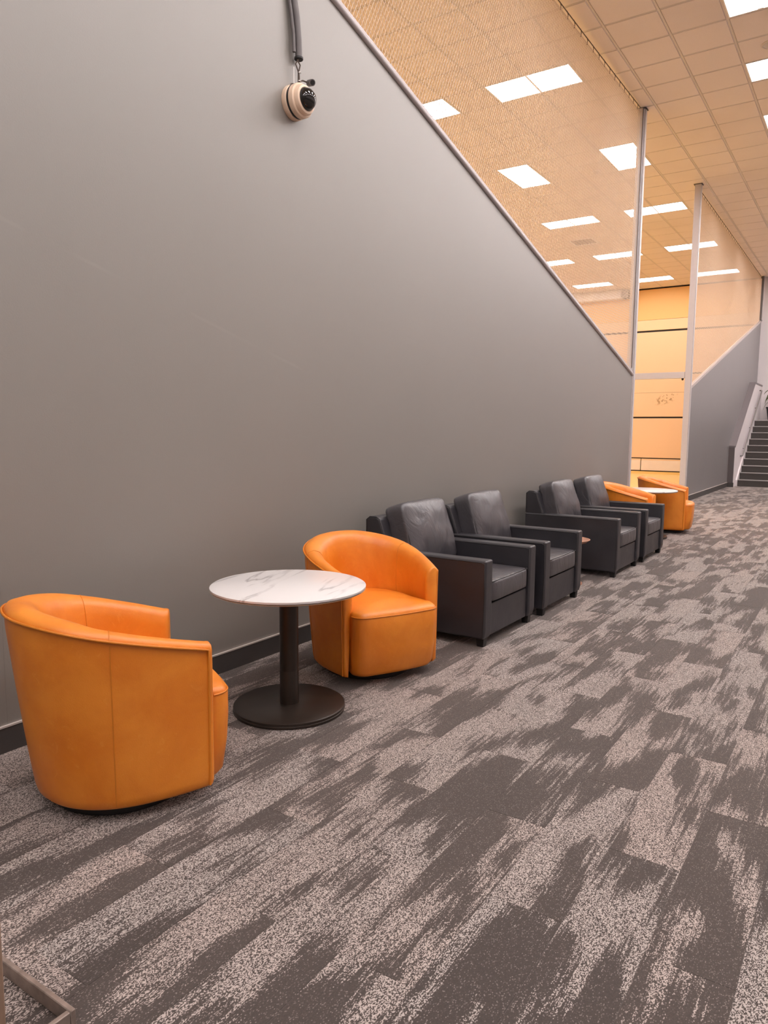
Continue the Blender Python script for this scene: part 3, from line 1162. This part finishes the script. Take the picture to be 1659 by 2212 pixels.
    for i in range(n):
        q = prof[i][10]
        nn = inward(PT, i)
        line.append((q[0] - nn.x * 0.004, q[1] - nn.y * 0.004, q[2] + 0.001))
    for z in (0.54, 0.45, 0.35, 0.25, 0.15, 0.065):
        p_ = outer(n - 1, z)
        line.append((p_.x + 0.002, p_.y + 0.001, z))
    tube('piping', line, 0.0048, 'orange_seam', root, 8)
    # vertical seams between back and side panels, outside and inside
    for i in (15, n - 1 - 15):
        nn = inward(PT, i)
        tube('seam', [(prof[i][j][0] - nn.x * 0.0006, prof[i][j][1] - nn.y * 0.0006, prof[i][j][2]) for j in range(2, 10)], 0.0022, 'orange_seam', root, 6)
        tube('seam', [(prof[i][j][0] + nn.x * 0.0004 * (j > 12), prof[i][j][1] + nn.y * 0.0004 * (j > 12), prof[i][j][2] + 0.0006 * (j < 14)) for j in range(10, 19)], 0.0018, 'orange_seam', root, 6)
    # seat block
    def plan(front, ws, wb_, back, rc, nn=7):
        P = []
        for k in range(nn + 1):
            a = -PI / 2 + PI / 2 * k / nn
            P.append((front - rc + rc * math.cos(a), -ws + rc + rc * math.sin(a)))
        for k in range(1, 4):
            P.append((front + 0.012 * math.sin(PI * k / 4), -ws + rc + (2 * ws - 2 * rc) * k / 4))
        for k in range(nn + 1):
            a = PI / 2 * k / nn
            P.append((front - rc + rc * math.cos(a), ws - rc + rc * math.sin(a)))
        P += [(0.12, wb_), (0.0, wb_ + 0.005), (-0.12, wb_ * 0.86), (-0.2, wb_ * 0.6), (-back, wb_ * 0.25), (-back, -wb_ * 0.25), (-0.2, -wb_ * 0.6), (-0.12, -wb_ * 0.86), (0.0, -wb_ - 0.005), (0.12, -wb_)]
        return P

    def loft(name, levels, mat, parent, cap_top_crown=None):
        vs, fs = [], []
        cnt = None
        for z, P in levels:
            cnt = len(P)
            vs += [(x, y, z) for x, y in P]
        for l in range(len(levels) - 1):
            for k in range(cnt):
                a, b = l * cnt + k, l * cnt + (k + 1) % cnt
                fs.append((a, b, b + cnt, a + cnt))
        fs.append(tuple(range(cnt))[::-1])
        if cap_top_crown:
            z, P = levels[-1]
            cx = sum(p[0] for p in P) / cnt
            prev = (len(levels) - 1) * cnt
            steps = 6
            for s in range(1, steps):
                u = s / steps
                b = len(vs)
                vs += [(cx + (x - cx) * (1 - u), y * (1 - u), z + cap_top_crown * (1 - (1 - u) ** 2)) for x, y in P]
                for k in range(cnt):
                    fs.append((prev + k, prev + (k + 1) % cnt, b + (k + 1) % cnt, b + k))
                prev = b
            c = len(vs)
            vs.append((cx, 0, z + cap_top_crown))
            for k in range(cnt):
                fs.append((prev + k, prev + (k + 1) % cnt, c))
        else:
            fs.append(tuple((len(levels) - 1) * cnt + k for k in range(cnt)))
        return from_py(name, vs, fs, mat, parent, True, 50)
    FR, RC = 0.365, 0.075
    WS = 0.272
    loft('seat_base', [(0.058, plan(FR - 0.055, WS - 0.045, 0.20, 0.22, RC)), (0.064, plan(FR - 0.035, WS - 0.022, 0.22, 0.23, RC)), (0.085, plan(FR - 0.022, WS - 0.010, 0.23, 0.23, RC)), (0.20, plan(FR - 0.006, WS - 0.002, 0.235, 0.23, RC)), (0.30, plan(FR, WS, 0.235, 0.23, RC)), (0.385, plan(FR, WS, 0.235, 0.23, RC)), (0.398, plan(FR - 0.004, WS - 0.002, 0.235, 0.23, RC))], 'orange', root)
    loft('seat_cushion', [(0.396, plan(FR - 0.004, WS - 0.003, 0.235, 0.23, RC)), (0.408, plan(FR - 0.006, WS - 0.005, 0.235, 0.23, RC)), (0.422, plan(FR - 0.022, WS - 0.018, 0.23, 0.23, RC))], 'orange', root, 0.032)
    P = plan(FR - 0.002, WS - 0.001, 0.235, 0.23, RC)
    tube('seat_piping', [(x, y, 0.398) for x, y in P[:19]], 0.0036, 'orange_seam', root, 8)
    sw = lathe('swivel_base', [(0.245, 0.0), (0.255, 0.006), (0.255, 0.026), (0.24, 0.032)], 'black', root, 48)
    lathe('swivel_hub', [(0.20, 0.032), (0.20, 0.056)], 'black', root, 32)
    return root


B1 = make_barrel('near orange leather barrel chair turned away, left of the marble table', (0.661, 1.737, 0), math.radians(64.5))
dup(B1, (0.622, 3.492, 0), math.radians(-24.9), 'orange leather barrel chair facing forward behind the near marble table')
dup(B1, (0.575, 9.245, 0), math.radians(5), 'distant orange barrel chair half hidden behind the last dark armchair')
dup(B1, (0.664, 10.856, 0), math.radians(8), 'farthest orange barrel chair beyond the distant white table')


# ------------------------------------------------------------------ MARBLE TABLES
def make_table(label, loc):
    t = thing('pedestal_table', label, 'table', loc, 0, 'round marble pedestal tables')
    lathe('tabletop', [(0.372, 0.6225), (0.384, 0.628), (0.385, 0.637), (0.380, 0.640)], 'marble', t, 96)
    lathe('edge_band', [(0.355, 0.615), (0.372, 0.6165), (0.3835, 0.6225), (0.372, 0.6228)], 'marble_edge', t, 96)
    lathe('mounting_plate', [(0.16, 0.605), (0.16, 0.615)], 'black', t, 32)
    lathe('column', [(0.047, 0.205), (0.047, 0.606)], 'bronze', t, 40)
    lathe('column_sleeve', [(0.0478, 0.03), (0.0478, 0.200), (0.0465, 0.203), (0.0465, 0.206)], 'bronze', t, 40)
    lathe('base_plate', [(0.275, 0.0), (0.281, 0.004), (0.281, 0.014), (0.278, 0.016), (0.280, 0.018), (0.280, 0.028), (0.272, 0.033), (0.02, 0.034)], 'bronze', t, 96)
    return t


T1 = make_table('round white marble table on a dark column between the two near orange chairs', (0.680, 2.715, 0))
T1.rotation_euler.z = 0.25
dup(T1, (0.60, 10.02, 0), 0.9, 'distant round white table between the two far orange chairs')


# ------------------------------------------------------------------ DARK ARMCHAIRS
def make_armchair(label, loc):
    root = thing('armchair', label, 'armchair', loc, 0, 'charcoal leather armchairs along the wall')
    D, HW, AT, ZT = 0.95, 0.42, 0.105, 0.575
    for s in (-1, 1):
        lo, hi = (HW - AT, HW) if s > 0 else (-HW, -HW + AT)
        a = prism('arm', [(0.0, 0.055), (D - 0.012, 0.055), (D, 0.10), (D, ZT), (0.0, ZT)], 'y', lo, hi, 'dark', root, 0.014, 3)
        # piping runs round the front face and along the outer and inner top edges
        c = 0.006
        oy, iy = (hi, lo) if s > 0 else (lo, hi)
        so = 1 if s > 0 else -1
        fr = [(D - 0.012, oy - so * -0.0006, 0.06), (D - 0.005, oy, 0.30), (D - 0.008, oy, ZT - 0.022), (D - 0.03, oy, ZT - 0.013), (0.4, oy, ZT - 0.013), (0.01, oy, ZT - 0.013)]
        tube('piping', [(x - 0.004, y - so * 0.0010, z) for x, y, z in fr], 0.0036, 'dark_seam', a, 6)
        fi = [(D - 0.012, iy, 0.29), (D - 0.008, iy, ZT - 0.022), (D - 0.03, iy, ZT - 0.013), (0.35, iy, ZT - 0.013)]
        tube('piping', [(x - 0.004, y + so * 0.0010, z) for x, y, z in fi], 0.0036, 'dark_seam', a, 6)
    bk = prism('back_frame', [(0.02, 0.10), (0.26, 0.10), (0.20, 0.55), (0.115, 0.785), (0.085, 0.80), (0.03, 0.80), (0.0, 0.78), (0.0, 0.50)], 'y', -HW + 0.012, HW - 0.012, 'dark', root, 0.016, 3)
    for s in (-1, 1):
        y = s * (HW - 0.017)
        tube('piping', [(0.002, y, 0.58), (0.003, y, 0.775), (0.032, y, 0.797), (0.085, y, 0.797), (0.112, y, 0.783), (0.192, y, 0.56)], 0.0036, 'dark_seam', bk, 6)
    box('seat_base', (0.12, -HW + AT + 0.001, 0.055), (D - 0.022, HW - AT - 0.001, 0.272), 'dark', root, 0.012, 2)
    # seat cushion
    def cush(name, sx, sy, sz, mat, crown, pw, ncut=12, lean=None, parent=root, wob=0.0):
        bm = cushion_geo(1, 1, 1, ncut, pw)
        sd = Vector((3.1, 7.7, 1.3))
        for v in bm.verts:
            x, y, z = v.co
            e = (1 - x * x) if crown[0] else 1
            cz = crown[2] * (1 - min(1, x * x)) * (1 - min(1, y * y))
            cx = crown[0] * (1 - min(1, y * y)) * (1 - min(1, z * z))
            v.co = Vector((x * sx / 2 + (cx if x > 0 else -cx * 0.3), y * sy / 2 * (1 - crown[1] * z * 0.5), z * sz / 2 + (cz if z > 0 else 0)))
            if wob:
                nz = noise.noise(v.co * 6 + sd)
                v.co.x += nz * wob
        return from_bm(name, bm, mat, parent, True, 0)
    sc = cush('seat_cushion', 0.72, 2 * (HW - AT) - 0.008, 0.148, 'dark_crease_lit', (0.008, 0.0, 0.014), 14)
    sc.location = (0.585, 0, 0.352)
    y_ = HW - AT - 0.012
    tube('piping', [(0.0, -y_, 0.064), (0.345, -y_ + 0.002, 0.066), (0.352, -y_ + 0.015, 0.066), (0.357, 0, 0.066), (0.352, y_ - 0.015, 0.066), (0.345, y_ - 0.002, 0.066), (0.0, y_, 0.064)], 0.0036, 'dark_seam', sc, 6)
    bc = cush('back_cushion', 0.165, 0.635, 0.47, 'dark_crease_lit', (0.045, 0.03, 0.012), 12, 18, None, root, 0.012)
    bc.location = (0.226, 0, 0.650)
    bc.rotation_euler = (0, math.radians(-17), 0)
    pts = []
    for a, b in ((-1, -1), (1, -1), (1, 1), (-1, 1)):
        pts.append((a, b))
    loop = []
    cw, chh = 0.635 / 2 - 0.010, 0.47 / 2 - 0.010
    for k in range(40):
        a = 2 * PI * k / 40
        ca, sa = math.cos(a), math.sin(a)
        q = (abs(ca) ** 8 + abs(sa) ** 8) ** (-1 / 8)
        yy, zz = ca * q, sa * q
        loop.append((0.070, yy * cw * (1 - 0.015 * zz), zz * chh))
    tube('piping', loop, 0.0040, 'dark_seam', bc, 6, True)
    for x in (0.045, D - 0.045):
        for s in (-1, 1):
            y = s * (HW - 0.05)
            bm = bmesh.new()
            bm_box(bm, (-0.028, -0.028, 0), (0.028, 0.028, 0.058))
            for v in bm.verts:
                if v.co.z < 0.01:
                    v.co.x *= 0.78
                    v.co.y *= 0.78
            l = from_bm('leg', bm, 'black', root)
            l.location = (x, y, 0)
    return root


A1 = make_armchair('charcoal leather armchair right beside the forward facing orange chair', (0.100, 4.62, 0))
dup(A1, (0.115, 5.615, 0), 0, 'charcoal leather armchair second from the front, just before the gap in the row')
dup(A1, (0.140, 7.415, 0), 0, 'charcoal leather armchair third from the front, first after the gap')
dup(A1, (0.145, 8.440, 0), 0, 'last charcoal leather armchair in the row, before the distant orange chairs')

# little copper tray table in the gap
t = thing('tray_table', 'small round copper tray table peeking out between the second and third armchairs', 'table', (0.76, 6.52, 0))
lathe('tray', [(0.02, 0.372), (0.12, 0.376), (0.175, 0.388), (0.205, 0.410), (0.208, 0.416), (0.200, 0.418), (0.17, 0.404), (0.02, 0.400)], 'copper', t, 48)
lathe('stem', [(0.02, 0.018), (0.016, 0.10), (0.016, 0.374)], 'copper', t, 20)
lathe('foot', [(0.15, 0.0), (0.15, 0.010), (0.03, 0.020)], 'copper', t, 32)

# ------------------------------------------------------------------ SECURITY CAMERA
cy, cz = 3.555, 3.355
t = thing('security_camera', 'beige dome security camera with a black dome mounted high on the grey wall', 'camera', (0.0, cy, cz))
lathe('back_box', [(0.096, 0.0), (0.098, 0.004), (0.098, 0.030), (0.092, 0.034)], 'beige', t, 48, 'x')
lathe('cable_wrap', [(0.090, 0.034), (0.094, 0.036), (0.094, 0.046), (0.090, 0.048)], 'black', t, 48, 'x')
lathe('housing', [(0.092, 0.048), (0.096, 0.052), (0.096, 0.082), (0.090, 0.088)], 'beige', t, 48, 'x')
lathe('dome_ring', [(0.086, 0.088), (0.086, 0.094), (0.078, 0.112), (0.066, 0.116), (0.062, 0.110)], 'beige', t, 48, 'x')
dm = []
for k in range(11):
    a = PI / 2 * k / 10
    dm.append((max(0.064 * math.cos(a), 0.001), 0.108 + 0.062 * math.sin(a)))
lathe('dome', dm, 'dome', t, 40, 'x', sharp=0)
vs, fs = tube_geo([(0.058, 0.092, 0.138), (0.108, 0.062, 0.118)], 0.019, 16)
cyl = from_py('connector', vs, fs, 'conduit', t, True, 50)
vs, fs = tube_geo([(0.1076, 0.0622, 0.1182), (0.1092, 0.0613, 0.1175)], 0.014, 16)
from_py('connector_socket', vs, fs, 'black', cyl, True, 50)
tubes('cables', [[(0.036, 0.018, 0.248), (0.030, 0.0, 0.22), (0.035, 0.02, 0.18), (0.040, 0.012, 0.10)],
                 [(0.034, 0.010, 0.248), (0.040, 0.03, 0.22), (0.040, 0.018, 0.18), (0.044, 0.02, 0.10)],
                 [(0.040, 0.012, 0.115), (0.05, 0.04, 0.135), (0.058, 0.090, 0.138)],
                 [(0.040, 0.012, 0.105), (0.030, -0.04, 0.092), (0.040, -0.085, 0.035)]], 0.0045, 'cord', t, 6)
tubes('cable_ties', [[(0.046, 0.010, 0.172), (0.050, 0.018, 0.175), (0.046, 0.028, 0.172)], [(0.048, 0.005, 0.122), (0.052, 0.015, 0.126), (0.048, 0.026, 0.122)], [(0.025, -0.012, 0.10), (0.025, -0.012, 0.20)]], 0.003, 'white_part', t, 6)
t = thing('cable_conduit', 'grey cable conduit hanging down the wall to the dome camera', 'conduit', (0.0, cy + 0.015, cz + 0.26))
zt = HC - cz - 0.26 - 0.12
tube('thick_pipe', [(0.032, 0.012, 0.0), (0.032, 0.008, 0.10), (0.028, -0.002, 0.22), (0.022, -0.03, 0.36), (0.022, -0.05, 0.55), (0.022, -0.05, 1.7)], 0.021, 'conduit', t, 14)
tube('thin_pipe', [(0.030, -0.028, 0.02), (0.028, -0.030, 0.12), (0.022, -0.045, 0.24), (0.016, -0.075, 0.40), (0.016, -0.095, 0.60), (0.016, -0.095, 1.7)], 0.010, 'conduit', t, 10)
lathe('end_bushing', [(0.024, -0.010), (0.027, -0.006), (0.027, 0.004), (0.022, 0.008)], 'black', t, 18, 'z', (0.032, 0.012, 0.0))

# ------------------------------------------------------------------ STEEL STAND AT LOWER LEFT
t = thing('display_stand', 'worn steel bar base and brown upright of a stand in the lower left corner', 'stand', (1.571, 0.923, 0))
box('front_bar', (-0.70, -0.014, 0.0), (0.0, 0.0, 0.040), 'steel_scratched', t, 0.002, 1)
box('side_bar', (-0.014, -0.50, 0.0), (0.0, -0.0145, 0.040), 'steel_scratched', t, 0.002, 1)
box('cross_bar', (-0.70, -0.185, 0.0), (-0.0145, -0.145, 0.040), 'steel_scratched', t, 0.002, 1)
box('upright', (-0.130, -0.185, 0.0405), (-0.034, -0.145, 1.2), 'steel_brown', t, 0.004, 1)
